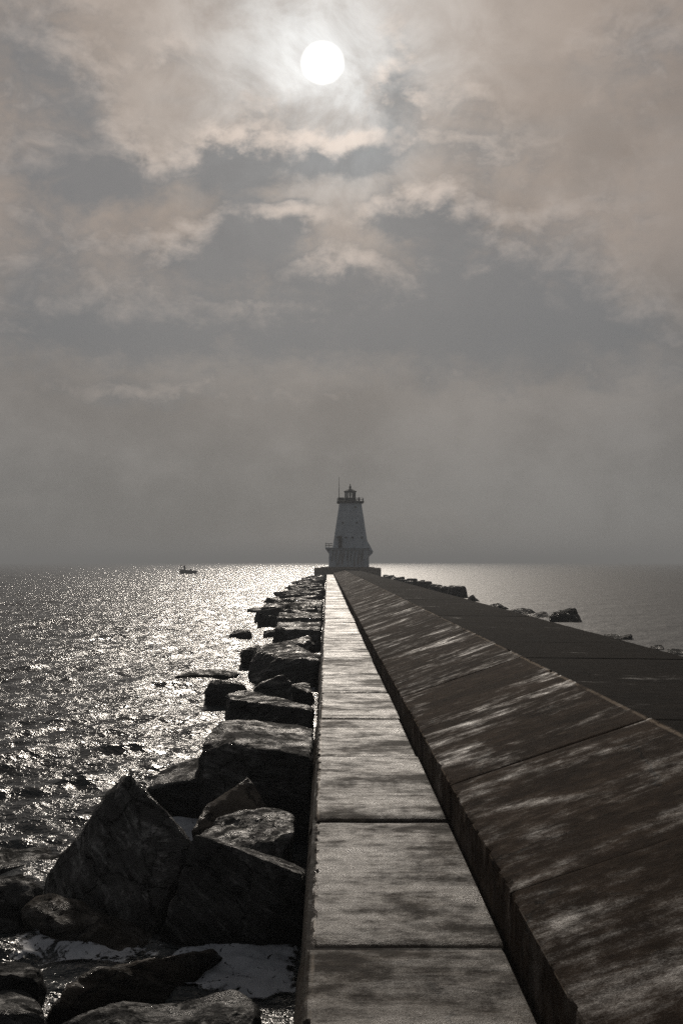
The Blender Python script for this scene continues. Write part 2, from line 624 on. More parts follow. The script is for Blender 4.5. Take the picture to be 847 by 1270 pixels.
def water_disp(x, y):
    """choppy lake: full waves on the open side (left), small ripples in the lee (right)"""
    lee = np.clip((x - 1.0) / 9.0, 0, 1)
    k = 1.0 - .80 * lee
    near = np.clip((y - 4.0) / 14.0, .45, 1.0) * np.where(x < 0, np.clip((-x) / 5.0, .35, 1.0), 1.0)
    step = np.maximum(.03, np.abs(y) * .005)
    f1 = 1 / (1 + (step / 1.6) ** 4)
    f2 = 1 / (1 + (step / .5) ** 4)
    f3 = 1 / (1 + (step / .13) ** 4)
    X = np.zeros_like(x); Y = np.zeros_like(x); Z = np.zeros_like(x)
    for tile, f, ang in ((T_BIG, f1 * near * np.clip(y / 60, .5, 1.25), .07), (T_MID, f2, -.31), (T_SML, f3, .43)):
        c, s = math.cos(ang), math.sin(ang)
        z, a, b = sample(tile, x * c - y * s, x * s + y * c)
        Z += z * f * k
        X += .75 * (a * c + b * s) * f * k
        Y += .75 * (-a * s + b * c) * f * k
    return X, Y, Z


def grid_mesh(xs, ys):
    """xs (rows, cols), ys (rows,) -> displaced verts, faces"""
    r, c = xs.shape
    y2 = np.repeat(ys[:, None], c, 1)
    dX, dY, dZ = water_disp(xs.ravel(), y2.ravel())
    co = np.stack([xs.ravel() + dX, y2.ravel() + dY, dZ], 1)
    idx = np.arange(r * c).reshape(r, c)
    f = np.stack([idx[:-1, :-1], idx[:-1, 1:], idx[1:, 1:], idx[1:, :-1]], -1).reshape(-1, 4)
    return co, f


def geo_rows(y0, y1, k, mn):
    out = [y0]
    while out[-1] < y1:
        out.append(out[-1] + max(mn, abs(out[-1]) * k))
    return np.array(out)


ra = geo_rows(3.0, 420.0, .0052, .035)
sa = np.linspace(0, 1, 430) ** 1.15
xa = 1.5 - sa[None, :] * (8.0 + .45 * ra[:, None])
co1, f1 = grid_mesh(xa, ra)
rb = geo_rows(3.0, 420.0, .011, .3)
sb = np.linspace(0, 1, 190)
xb = 5.0 + sb[None, :] * (12.0 + .50 * rb[:, None])
co2, f2 = grid_mesh(xb, rb)
# the rest of the lake out to the horizon, a little lower so that the sheets never coincide
rc = np.concatenate([np.array([-7000., -1500, -300, -60, 0, 40, 100, 200, 300]), geo_rows(400., 9000., .06, 10)])
sg = np.linspace(-1, 1, 60)
xc = np.sign(sg)[None, :] * np.abs(sg)[None, :] ** 2.2 * (9000.0 + 0 * rc[:, None])
r_, c_ = xc.shape
co3 = np.stack([xc.ravel(), np.repeat(rc[:, None], c_, 1).ravel(), np.where(np.repeat(rc[:, None], c_, 1).ravel() < 410, -.55, -.02)], 1)
idx = np.arange(r_ * c_).reshape(r_, c_)
f3 = np.stack([idx[:-1, :-1], idx[:-1, 1:], idx[1:, 1:], idx[1:, :-1]], -1).reshape(-1, 4)
co = np.concatenate([co1, co2, co3])
fa = np.concatenate([f1[:, ::-1], f2, f3 + len(co2)])
fa[len(f1):] += len(co1)
wm = bpy.data.meshes.new('water')
wm.vertices.add(len(co))
wm.vertices.foreach_set('co', co.ravel())
wm.loops.add(fa.size)
wm.loops.foreach_set('vertex_index', fa.ravel().astype(np.int32))
wm.polygons.add(len(fa))
wm.polygons.foreach_set('loop_start', np.arange(0, fa.size, 4, dtype=np.int32))
wm.polygons.foreach_set('use_smooth', np.ones(len(fa), dtype=bool))
wm.update(calc_edges=True)
wm.materials.append(M['water'])
tag(link('water', wm), kind='structure')

# ------------------------------------------------------------------ breakwater: walkway slabs and cap slabs
SL = 3.05
Y0, Y1 = .22 - SL * 1, 199.0
WZ, XL, XR = EYE - 2.3, -.09, 1.08
STEP, CX, CZ, EX = EYE - 1.99, 2.87, EYE - 1.40, 5.40


def extrude_slab(name, prof, ny, mat, seed, amp, chip, length=SL, g0=.011, g1=.011):
    """prof = list of (x, z, on_top); swept along y with worn ends and slightly uneven faces"""
    bm = bmesh.new()
    rows = []
    e1, e2 = (.030, .10) if g0 == g1 else (.012, .035)
    ts = [g0, g0 + e1, g0 + e2] + [g0 + e2 + (length - g0 - g1 - 2 * e2) * i / ny for i in range(1, ny)] + [length - g1 - e2, length - g1 - e1, length - g1]
    for k, y in enumerate(ts):
        end = min(k, len(ts) - 1 - k)
        drop = ((.020, .007, 0)[end] if end < 3 else 0) * ((g0 if k < 5 else g1) / .011)
        row = []
        for (x, z, top, edge) in prof:
            p = Vector((x, y + seed * 13.7, z))
            n1 = noise.noise(p * 1.1) * amp + noise.noise(p * 5.0) * amp * .35
            zz = z + (n1 - drop if top else 0)
            xx = x + (0 if top else n1 * .4)
            if edge:
                c = noise.noise(p * 9.0) + .6 * noise.noise(p * 23.0)
                c = max(0.0, c - .10) * chip
                zz -= c * .8
                xx += edge * c
            row.append(bm.verts.new((xx, y, zz)))
        rows.append(row)
    for a, b in zip(rows[:-1], rows[1:]):
        for i in range(len(prof) - 1):
            bm.faces.new((a[i], a[i + 1], b[i + 1], b[i]))
    bm.faces.new(rows[0])
    bm.faces.new(rows[-1][::-1])
    me = bm_mesh(bm, name, mat, True)
    me.set_sharp_from_angle(angle=R(30))
    return me


def lerp(a, b, t): return a + (b - a) * t


def walk_prof(n):
    pr = [(XL - .10, -.3, 0, 0), (XL - .075, WZ - .22, 0, 0), (XL - .06, WZ - .13, 0, 0), (XL - .035, WZ - .07, 0, 0), (XL - .008, WZ - .014, 0, 1), (XL + .010, WZ, 1, 1)]
    pr += [(lerp(XL + .03, XR - .03, i / n), WZ, 1, 0) for i in range(n + 1)]
    pr += [(XR - .012, WZ - .002, 1, 0), (XR - .004, WZ - .012, 1, 0), (XR - .003, -.3, 0, 0)]
    return pr


def slope_prof(n):
    pr = [(XR + .004, -.3, 0, 0), (XR + .004, WZ - .03, 0, 0), (XR + .006, WZ + .1, 0, 0), (XR + .004, WZ + .2, 0, 0), (XR + .004, STEP - .010, 0, 1), (XR + .012, STEP, 1, 1)]
    pr += [(lerp(XR + .05, CX - .06, i / n), lerp(STEP + .012, CZ - .012, i / n), 1, 0) for i in range(n + 1)]
    pr += [(CX - .035, CZ + .004, 1, 1), (CX - .012, CZ + .009, 1, 0), (CX - .006, CZ - .004, 1, 0), (CX - .005, -.3, 0, 0)]
    return pr


def top_prof(n):
    pr = [(CX, -.3, 0, 0), (CX, CZ - .012, 1, 0), (CX + .012, CZ - .002, 1, 0)]
    pr += [(lerp(CX + .05, EX - .04, i / n), CZ - .03 * i / n, 1, 0) for i in range(n + 1)]
    pr += [(EX - .008, CZ - .036, 1, -1), (EX, CZ - .06, 0, -1), (EX + .03, -.5, 0, 0)]
    return pr


walkway = tag(link('walkway', None), kind='structure')
cap = tag(link('breakwater_cap', None), kind='structure')
bm = bmesh.new()
box(bm, XL - .04, XR - .03, Y0 + .03, Y1 - .03, -.6, WZ - .035)
link('footing', bm_mesh(bm, 'walkway_footing', M['core']), walkway)
bm = bmesh.new()
prism_l = [(XR + .05, -.6), (XR + .05, STEP - .06), (CX - .05, CZ - .06), (EX - .05, CZ - .09), (EX - .05, -.6)]
A = [bm.verts.new((x, Y0 + .03, z)) for x, z in prism_l]
B = [bm.verts.new((x, Y1 - .03, z)) for x, z in prism_l]
for i in range(5):
    j = (i + 1) % 5
    bm.faces.new((A[i], A[j], B[j], B[i]))
bm.faces.new(A); bm.faces.new(B[::-1])
link('core', bm_mesh(bm, 'cap_core', M['core']), cap)

rng = random.Random(4)
shared = {}
nsl = int((Y1 - Y0) / SL)
for i in range(nsl):
    y = Y0 + i * SL
    near_ = i < 11
    key = i if near_ else 100 + i % 6
    ga, gb = (.010, .002) if i % 2 == 0 else (.002, .010)
    if key not in shared:
        nx, ny = (18, 60) if i < 6 else ((14, 36) if near_ else (7, 12))
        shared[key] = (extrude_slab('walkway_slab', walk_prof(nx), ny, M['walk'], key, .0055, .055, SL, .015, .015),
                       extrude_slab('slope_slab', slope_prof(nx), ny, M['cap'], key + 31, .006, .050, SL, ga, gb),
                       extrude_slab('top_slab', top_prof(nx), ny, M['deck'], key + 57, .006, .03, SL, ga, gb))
    a, b, c = shared[key]
    oa = link('slab', a, walkway, (rng.uniform(-.030, 0), y, rng.uniform(-.014, .008)))
    oa.rotation_euler = (rng.uniform(-.0022, .0022), rng.uniform(-.003, .003), 0)
    if i % 2 == 0:
        dxo, dzo, dto = rng.uniform(0.002, .018), rng.uniform(-.006, .006), rng.uniform(-.016, -.006)
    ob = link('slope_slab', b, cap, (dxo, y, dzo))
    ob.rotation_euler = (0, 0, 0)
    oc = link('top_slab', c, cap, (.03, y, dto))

# ------------------------------------------------------------------ armour stones
def make_rock(pts, seed, target, disp, bevel, mat, rz=None):
    rr = random.Random(seed)
    pts = [Vector(p) for p in pts]
    cen = sum(pts, Vector()) / len(pts)
    bm = bmesh.new()
    for p in pts:
        bm.verts.new(p - cen)
    res = bmesh.ops.convex_hull(bm, input=bm.verts)
    dead = [g for g in res['geom_interior'] + res['geom_unused'] if isinstance(g, bmesh.types.BMVert)]
    if dead:
        bmesh.ops.delete(bm, geom=list(set(dead)), context='VERTS')
    loose = [v for v in bm.verts if not v.link_faces]
    if loose:
        bmesh.ops.delete(bm, geom=loose, context='VERTS')
    bmesh.ops.dissolve_limit(bm, angle_limit=R(6), verts=bm.verts, edges=bm.edges)
    if bevel:
        bmesh.ops.bevel(bm, geom=list(bm.edges), offset=bevel, segments=2, profile=.55, affect='EDGES', clamp_overlap=True)
    bmesh.ops.triangulate(bm, faces=bm.faces)
    for _ in range(7):
        long_ = [e for e in bm.edges if e.calc_length() > target]
        if not long_:
            break
        bmesh.ops.subdivide_edges(bm, edges=long_, cuts=1)
        bmesh.ops.triangulate(bm, faces=bm.faces)
    bm.normal_update()
    rot = Euler((rr.uniform(-.5, .5), rr.uniform(-.5, .5), rr.uniform(0, 6.28) if rz is None else rz)).to_matrix()
    inv = rot.inverted()
    off = Vector((seed * 3.17, seed * 1.91, seed * 5.3))
    for v in bm.verts:
        p = v.co
        q = inv @ p
        n = noise.fractal(p * 1.25 + off, .9, 2.0, 5) * disp * 1.1
        s = noise.noise(Vector((q.x * 1.3, q.y * 1.3, q.z * 8)) + off * 2)
        n += (abs(s) - .25) * disp * .9
        cell = noise.cell(Vector((q.x * 2.1, q.y * 2.1, q.z * 5.0)) + off)
        n += (cell - .5) * disp * .10
        n += noise.fractal(p * 8 + off, .8, 2.1, 3) * disp * .22
        v.co = v.co + v.normal * n
    bmesh.ops.transform(bm, matrix=inv.to_4x4(), verts=bm.verts)
    me = bm_mesh(bm, 'armour_stone', mat, True)
    return me, cen, rot.to_euler()


def stone(label, tops, bases, seed, target=.05, disp=.045, bevel=.05, mat='rock', group='armour stones along the breakwater', depth=.7, spread=1.0):
    pts = list(tops)
    cb = sum(bases, Vector()) / len(bases)
    for b in bases:
        pts.append(b)
        q = cb + (b - cb) * spread
        pts.append(Vector((q.x, q.y, -depth)))
    me, cen, rot = make_rock(pts, seed, target, disp, bevel, M[mat])
    return tag(link('armour_stone', me, None, cen, rot), label, 'rock', group)


XW = XL - .10           # nothing may lean over the walkway edge


def cl(v):
    v = Vector(v)
    v.x = min(v.x, XW)
    return v


# near stones (left of the walkway), each with its own outline
stone('tall pyramid-shaped dark stone, the highest point of the near rocks',
      [P(160, 957, 10.2), P(148, 964, 10.4), P(168, 962, 10.15), P(156, 962, 10.7), P(237, 1042, 9.85), P(226, 1030, 10.6), P(100, 1035, 10.4), P(57, 1092, 10.2)],
      [PZ(60, 1118), PZ(75, 1130), PZ(192, 1160), Vector((-1.35, 9.5, 0)), Vector((-1.4, 11.3, 0)), Vector((-2.3, 11.6, 0)), Vector((-2.75, 10.6, 0))], 1, .045, .032, .045, 'rock_streak')
stone('big black block with a sharp slanting top edge touching the walkway',
      [cl(P(241, 1034, 9.0)), cl(P(300, 1052, 8.92)), cl(P(381, 1082, 8.8)), cl(P(258, 1036, 9.7)), cl(P(383, 1078, 9.5)), P(226, 1080, 8.95)],
      [PZ(196, 1172), PZ(300, 1177), cl(PZ(374, 1172)), cl(Vector((-.2, 9.6, 0))), Vector((-1.15, 9.8, 0))], 2, .045, .035, .035)
stone('long low brown-grey slab lying in the water before the pyramid stone',
      [P(44, 1110, 9.25), P(72, 1114, 9.3), P(160, 1144, 9.1), P(186, 1158, 8.95), P(30, 1122, 9.15), P(28, 1135, 9.1), P(65, 1140, 8.85), P(120, 1154, 8.75), P(184, 1168, 8.7)],
      [PZ(24, 1152), PZ(62, 1170), PZ(110, 1182), PZ(150, 1187), PZ(188, 1174), Vector((-1.45, 9.1, 0)), Vector((-2.5, 9.5, 0))], 3, .045, .05, .05, 'rock_brown')
stone('rounded dark stone at the left edge beside the pyramid stone',
      [P(26, 1082, 9.7), P(44, 1090, 9.6), P(5, 1092, 9.7), P(-30, 1096, 9.7), P(55, 1108, 9.5), P(0, 1100, 9.4), P(-50, 1120, 9.5)],
      [PZ(55, 1132), PZ(40, 1146), PZ(0, 1150), PZ(-60, 1150), PZ(-60, 1110), PZ(30, 1115)], 4, .05, .06, .09)
stone('smooth low stone half awash behind the rounded stone at the left edge',
      [P(0, 1054, 11.9), P(35, 1047, 12.0), P(78, 1044, 12.0), P(-50, 1058, 11.8), P(60, 1050, 11.7)],
      [PZ(82, 1060), PZ(60, 1068), PZ(0, 1077), PZ(-60, 1080), PZ(-50, 1058), PZ(80, 1052)], 5, .06, .05, .08)
stone('rounded stone in the lower left corner, the farther of the pair',
      [P(0, 1196, 7.4), P(40, 1195, 7.45), P(52, 1206, 7.4), P(-40, 1198, 7.35), P(53, 1216, 7.2), P(0, 1206, 7.1)],
      [PZ(56, 1232), PZ(52, 1252), PZ(0, 1258), PZ(-60, 1255), PZ(-50, 1210), PZ(40, 1212)], 6, .045, .05, .10, 'rock_grey')
stone('rounded stone cut by the lower left corner, the nearer of the pair',
      [P(0, 1224, 7.15), P(34, 1227, 7.2), P(46, 1243, 7.1), P(-40, 1222, 7.1), P(48, 1262, 6.8), P(-30, 1260, 6.6)],
      [PZ(50, 1275), PZ(48, 1320), PZ(-30, 1330), PZ(-70, 1300), PZ(-40, 1255)], 7, .045, .05, .10, 'rock_grey')
stone('low brown ridge-like stone running toward the foam beside the walkway',
      [P(98, 1210, 7.3), P(138, 1198, 7.55), P(172, 1203, 7.6), P(203, 1184, 7.8), P(236, 1175, 7.95), P(262, 1180, 8.1), P(72, 1236, 7.1)],
      [PZ(54, 1266), PZ(110, 1275), PZ(200, 1246), PZ(230, 1226), PZ(286, 1194), PZ(262, 1182), PZ(140, 1207), PZ(72, 1238)], 8, .04, .055, .05, 'rock_brown')
stone('broad flat-topped pale-streaked stone at the bottom of the frame',
      [P(130, 1243, 6.8), P(230, 1230, 6.95), P(288, 1230, 6.95), P(312, 1241, 6.85), P(75, 1268, 6.5), P(318, 1262, 6.5), P(200, 1300, 6.2), P(300, 1290, 6.3)],
      [PZ(326, 1274), PZ(322, 1330), PZ(210, 1360), PZ(60, 1330), PZ(66, 1280), PZ(140, 1250), PZ(300, 1240)], 9, .04, .05, .06, 'rock_grey')
stone('small dark stone leaning on the broad flat-topped one, at the frame bottom',
      [P(125, 1264, 6.3), P(160, 1266, 6.3), P(140, 1262, 6.45)],
      [PZ(100, 1345), PZ(172, 1345), PZ(180, 1380), PZ(95, 1385)], 10, .05, .03, .05)
stone('large block with a ribbed glossy top and dark front against the walkway',
      [P(272, 891, 14.5), P(300, 892, 14.6), cl(P(391, 903, 14.2)), P(252, 922, 13.2), P(292, 917, 12.7), P(322, 929, 12.2), cl(P(391, 938, 12.0)), P(246, 934, 13.0)],
      [P(250, 1040, 12.9) * 1, Vector((-1.2, 12.2, 0)), Vector((-.22, 12.0, 0)), Vector((-.22, 14.2, 0)), Vector((-1.6, 14.6, 0)), Vector((-1.75, 13.2, 0))], 11, .05, .04, .05)
stone('smooth grey slab tilted toward the foam between the pyramid stone and the ribbed block',
      [P(184, 976, 13.0), P(196, 958, 13.6), P(242, 940, 14.0), P(266, 940, 13.6), P(292, 963, 12.9), P(250, 975, 13.0)],
      [PZ(186, 1004), PZ(235, 1012), PZ(285, 1005), Vector((-1.5, 14.3, 0)), Vector((-2.3, 14.4, 0))], 12, .055, .03, .04, 'rock_grey')
stone('small tilted triangular stone with a rusty rim between larger blocks',
      [P(308, 960, 11.8), P(252, 1003, 11.3), P(236, 1030, 10.9), P(336, 1002, 11.4), P(300, 972, 12.0)],
      [P(236, 1060, 11.0), P(330, 1060, 11.2), Vector((-.7, 11.9, .1)), Vector((-1.2, 11.7, .1))], 13, .045, .03, .025, 'rock_brown')
stone('stone with a crinkled shiny top tucked behind the big black block',
      [P(244, 1040, 10.15), P(268, 1010, 10.7), P(305, 1004, 11.0), P(348, 1003, 11.0), P(364, 1011, 10.8), cl(P(365, 1030, 10.4)), P(356, 1066, 10.0), P(300, 1050, 10.0)],
      [Vector((-1.2, 10.1, 0)), Vector((-.4, 10.0, 0)), Vector((-.35, 11.0, 0)), Vector((-1.1, 11.1, 0))], 14, .04, .05, .04, 'rock_grey')
# middle distance
stone('oblong black block with a pale top rim beyond the ribbed block',
      [P(281, 858, 18.2), P(310, 856, 18.6), cl(P(389, 876, 17.4)), P(285, 866, 17.2), cl(P(388, 880, 16.6))],
      [PZ(277, 940), Vector((-.25, 16.6, 0)), Vector((-.25, 17.6, 0)), Vector((-1.7, 18.6, 0))], 15, .07, .04, .05)
stone('peaked dark stone poking up behind the oblong black block',
      [P(326, 847, 20.8), P(350, 834, 21.0), P(363, 845, 20.8), P(312, 854, 20.5)],
      [Vector((-1.5, 20.4, 0)), Vector((-.62, 20.2, 0)), Vector((-.62, 21.5, 0)), Vector((-1.4, 21.6, 0))], 16, .07, .05, .05)
stone('low dark stone sticking out into the waves left of the peaked stone',
      [P(260, 842, 23.6), P(280, 843, 23.8), P(302, 848, 23.2), P(254, 858, 23.2)],
      [PZ(252, 871), PZ(276, 875), Vector((-1.7, 23.0, 0)), Vector((-1.8, 24.4, 0)), Vector((-2.7, 24.4, 0))], 17, .08, .06, .05)
stone('flat slab of stone almost awash out in the glittering water',
      [P(228, 834, 29.5), P(275, 830, 30.2), P(297, 835, 29.6), P(219, 838, 28.9), P(280, 836, 28.8)],
      [PZ(215, 840), PZ(240, 842), PZ(290, 840), PZ(300, 836), PZ(270, 833)], 18, .1, .04, .05)
stone('massive angular black block with a slanting lit top, largest in mid-distance',
      [P(315, 806, 28.6), P(345, 797, 29.6), P(362, 797, 29.8), cl(P(399, 812, 28.8)), P(343, 814, 27.2), cl(P(396, 820, 26.8)), P(308, 836, 27.8)],
      [PZ(308, 846), PZ(318, 852), Vector((-.4, 26.6, 0)), Vector((-.25, 28.8, 0)), Vector((-1.9, 29.8, 0))], 19, .09, .06, .06)
stone('pale-backed stone leaning beyond the massive angular block',
      [P(341, 797, 33.0), P(384, 788, 34.0), P(386, 796, 32.6), P(320, 803, 32.2), P(300, 806, 31.8)],
      [PZ(298, 816), Vector((-.6, 31.2, 0)), Vector((-.6, 34.0, 0)), Vector((-1.9, 34.2, 0))], 20, .1, .06, .06)
stone('lone dark stone standing clear in the water off the rock row',
      [P(290, 782, 44.4), P(308, 779, 44.6), P(313, 785, 44.0), P(285, 787, 44.0)],
      [PZ(283, 791), PZ(300, 792), PZ(314, 790), PZ(310, 786), PZ(290, 786)], 21, .1, .06, .05)
stone('wide black block with a lit front top edge before the far rock row',
      [P(345, 771, 40.5), cl(P(399, 770, 40.5)), P(341, 780, 38.5), cl(P(398, 781, 38.0))],
      [PZ(337, 803), Vector((-.4, 37.6, 0)), Vector((-.3, 40.8, 0)), Vector((-2.1, 41.0, 0))], 22, .12, .05, .06)
stone('wide black block just beyond the one with a lit front edge',
      [P(346, 760, 49.5), cl(P(400, 759, 49.5)), P(344, 766, 47.0), cl(P(399, 766, 46.5))],
      [PZ(340, 786), Vector((-.4, 46.0, 0)), Vector((-.3, 50.0, 0)), Vector((-2.3, 50.0, 0))], 23, .14, .06, .07)
stone('small low stone at the outer end of the far rock row, over the glitter',
      [P(342, 761, 58), P(350, 756, 58.5), P(360, 755, 58.5)],
      [PZ(339, 767), PZ(352, 769), PZ(364, 766), PZ(360, 763), PZ(344, 763)], 24, .15, .06, .05)
stone('broad black slab with a bright glint on top in the far rock row',
      [P(366, 746, 66), cl(P(401, 744, 66)), P(362, 750, 62), cl(P(400, 752, 62))],
      [PZ(358, 763), Vector((-.5, 60.5, 0)), Vector((-.4, 66.5, 0)), Vector((-2.3, 67, 0))], 25, .18, .07, .08)
stone('dark hump rising at the outer side of the far rock row',
      [P(358, 739, 100), P(366, 735, 101), P(376, 734, 101)],
      [PZ(353, 741), PZ(366, 742.5), PZ(380, 742), PZ(376, 737), PZ(360, 737.5)], 26, .22, .1, .1)


# remaining rows of stones
def block_pts(rr, c, top, sx, sy, low=-.8):
    a = rr.uniform(-.5, .5)
    tilt = rr.uniform(-.22, .22), rr.uniform(-.18, .18)
    pts = []
    for ux in (-1, 1):
        for uy in (-1, 1):
            for lv in (0, 1):
                k = 1.0 if lv == 0 else rr.uniform(.62, .92)
                x, y = ux * sx / 2 * k * rr.uniform(.85, 1.1), uy * sy / 2 * k * rr.uniform(.85, 1.1)
                X = x * math.cos(a) - y * math.sin(a)
                Y = x * math.sin(a) + y * math.cos(a)
                z = low if lv == 0 else top + tilt[0] * x + tilt[1] * y + rr.uniform(-.12, .05)
                pts.append(Vector((c[0] + X, c[1] + Y, z)))
    if rr.random() < .6:
        pts.append(Vector((c[0] + rr.uniform(-.3, .3) * sx, c[1] + rr.uniform(-.3, .3) * sy, top + rr.uniform(.02, .18))))
    return pts


rr = random.Random(21)


def row_stone(c, top, sx, sy, target, label, group, xmax=None, xmin=None):
    pts = block_pts(rr, c, top, sx, sy)
    if xmax is not None:
        mv = max(p.x for p in pts)
        if mv > xmax:
            for p in pts: p.x -= mv - xmax
    me, cen, rot = make_rock(pts, rr.randint(40, 900), target, .06, .06, M['rock_dull' if c[0] > 0 else rr.choice(['rock', 'rock_dull', 'rock_dull'])])
    return tag(link('armour_stone', me, None, cen, rot), label, 'rock', group)


G_L = 'far armour stones left of the walkway'
LAB_L = 'dark armour stone in the far crowded row left of the walkway toward the lighthouse'
ORD = ['first', 'second', 'third', 'fourth', 'fifth', 'sixth', 'seventh', 'eighth', 'ninth', 'tenth', 'eleventh', 'twelfth']
ia = ib = 0
y = 53.0
while y < 197:
    sz = rr.uniform(1.5, 2.3)
    row_stone((-1.25, y), rr.uniform(.40, .82), sz * 1.05, sz, .22 + y * .001, 'dark stone touching the walkway, %s past the two wide black blocks' % ORD[ia] if ia < 12 else LAB_L, G_L, XW)
    ia += 1
    row_stone((-2.75 + rr.uniform(-.3, .3), y + rr.uniform(-.8, .8)), rr.uniform(.25, .72), sz, sz * 1.1, .22 + y * .001, 'dark stone on the water side, %s past the two wide black blocks' % ORD[ib] if ib < 12 else LAB_L, G_L)
    ib += 1
    if rr.random() < .4:
        row_stone((-4.0 + rr.uniform(-.3, .4), y + rr.uniform(-.8, .8)), rr.uniform(.05, .45), sz * .8, sz * .9, .25 + y * .001, LAB_L, G_L)
    y += sz * rr.uniform(1.15, 1.5)
# gaps between the larger mid-distance stones
for (c, top, sx, sy, lab) in (
        ((-.75, 24.3), .35, .9, 1.5, 'low dark stone in the gap before the massive angular block by the walkway'),
        ((-1.0, 36.0), .45, 1.2, 1.6, 'dark stone between the pale-backed stone and the wide lit-edged block'),
        ((-1.1, 44.0), .55, 1.5, 1.8, 'dark stone squeezed between the two wide black blocks'),
        ((-1.2, 56.0), .60, 1.7, 2.2, 'dark stone by the walkway just before the broad slab with the glint'),
        ((-2.3, 44.5), .30, 1.1, 1.4, 'low stone at the waterline beside the two wide black blocks')):
    row_stone(c, top, sx, sy, .12, lab, 'armour stones along the breakwater', XW)

# right-hand toe of the breakwater
GR = 'stones showing past the right edge of the breakwater'


def rstone(label, pts_top, pts_base, seed, bevel=.12):
    return stone(label, pts_top, pts_base, seed, .16, .06, bevel, 'rock_dull', GR)


rstone('square rounded boulder standing highest past the right breakwater edge',
       [P(560, 728, 94), P(565, 726.5, 94.5), P(576, 726.5, 94.5), P(578, 729, 94), P(559, 732, 93.5)],
       [Vector((11.0, 93, 0)), Vector((12.5, 93, 0)), Vector((12.5, 95, 0)), Vector((11.0, 95, 0))], 31, .2)
rstone('small pointed stone just right of the square rounded boulder',
       [P(583, 738.5, 86), P(586, 737, 86.4), P(590, 741, 86)],
       [Vector((11.5, 85.3, 0)), Vector((12.4, 85.3, 0)), Vector((12.3, 87, 0)), Vector((11.5, 87, 0))], 32, .05)
rstone('low rounded stone barely showing past the right edge, before the pointed one',
       [P(610, 748, 72), P(617, 748, 72), P(622, 751, 72)],
       [Vector((11.0, 71, 0)), Vector((12.3, 71, 0)), Vector((12.3, 73, 0)), Vector((11.0, 73, 0))], 33)
rstone('long flat stone left of the big dark hump past the right edge',
       [P(634, 755, 64), P(648, 753.5, 64.5), P(660, 756, 64), P(668, 760, 63.5)],
       [Vector((11.0, 62.5, 0)), Vector((13.0, 63, 0)), Vector((12.6, 66, 0)), Vector((11.0, 66, 0))], 34)
rstone('small peaked stone against the left side of the big dark hump',
       [P(664, 762, 60.5), P(675, 758, 61), P(678, 759, 61), P(681, 766, 60)],
       [Vector((11.6, 59.5, 0)), Vector((12.75, 59.5, 0)), Vector((12.6, 62, 0)), Vector((11.6, 62, 0))], 35, .06)
rstone('big dark humped stone, largest past the right breakwater edge',
       [P(684, 760, 56.5), P(693, 756, 57), P(708, 754, 57.2), P(713, 755, 57), P(719, 767, 56)],
       [PZ(679, 772), PZ(722, 772), PZ(720, 769.5), PZ(682, 769)], 36, .08)
rstone('low rounded stone left of the square-ended one past the right edge',
       [P(749, 786, 45.6), P(757, 784, 46), P(766, 787, 45.5)],
       [PZ(744, 792), PZ(768, 792), PZ(766, 788.5), PZ(748, 788.5)], 37)
rstone('square-ended dark stone in the row past the right edge, before the humped one',
       [P(764, 789, 43.6), P(781, 785, 44), P(782, 786.5, 43.5)],
       [PZ(762, 794), PZ(783, 793.5), PZ(783, 791), PZ(765, 791)], 38, .05)
rstone('flat-topped small stone before the last one at the right frame edge',
       [P(806, 801, 39), P(812, 799.5, 39.4), P(820, 799.5, 39.4), P(822, 803, 39)],
       [PZ(802, 807), PZ(823, 806), PZ(822, 803), PZ(805, 803)], 39, .05)
rstone('dark low stone cut off by the right frame edge',
       [P(826, 804.5, 37.2), P(836, 803.5, 37.6), P(848, 806.5, 37), P(860, 812, 36.8)],
       [PZ(822, 812), PZ(866, 816), PZ(862, 808), PZ(828, 807.5)], 40)
LAB_R = 'small dark stone in the far row right of the breakwater toward the lighthouse'
y = 100.0
while y < 196:
    row_stone((12.0 + rr.uniform(-.5, .7) - (y - 100) * .012, y), rr.uniform(.45, .95), rr.uniform(1.2, 2.2), rr.uniform(1.3, 2.4), .3, LAB_R, 'far stones right of the breakwater')
    y += rr.uniform(3.2, 6.0)


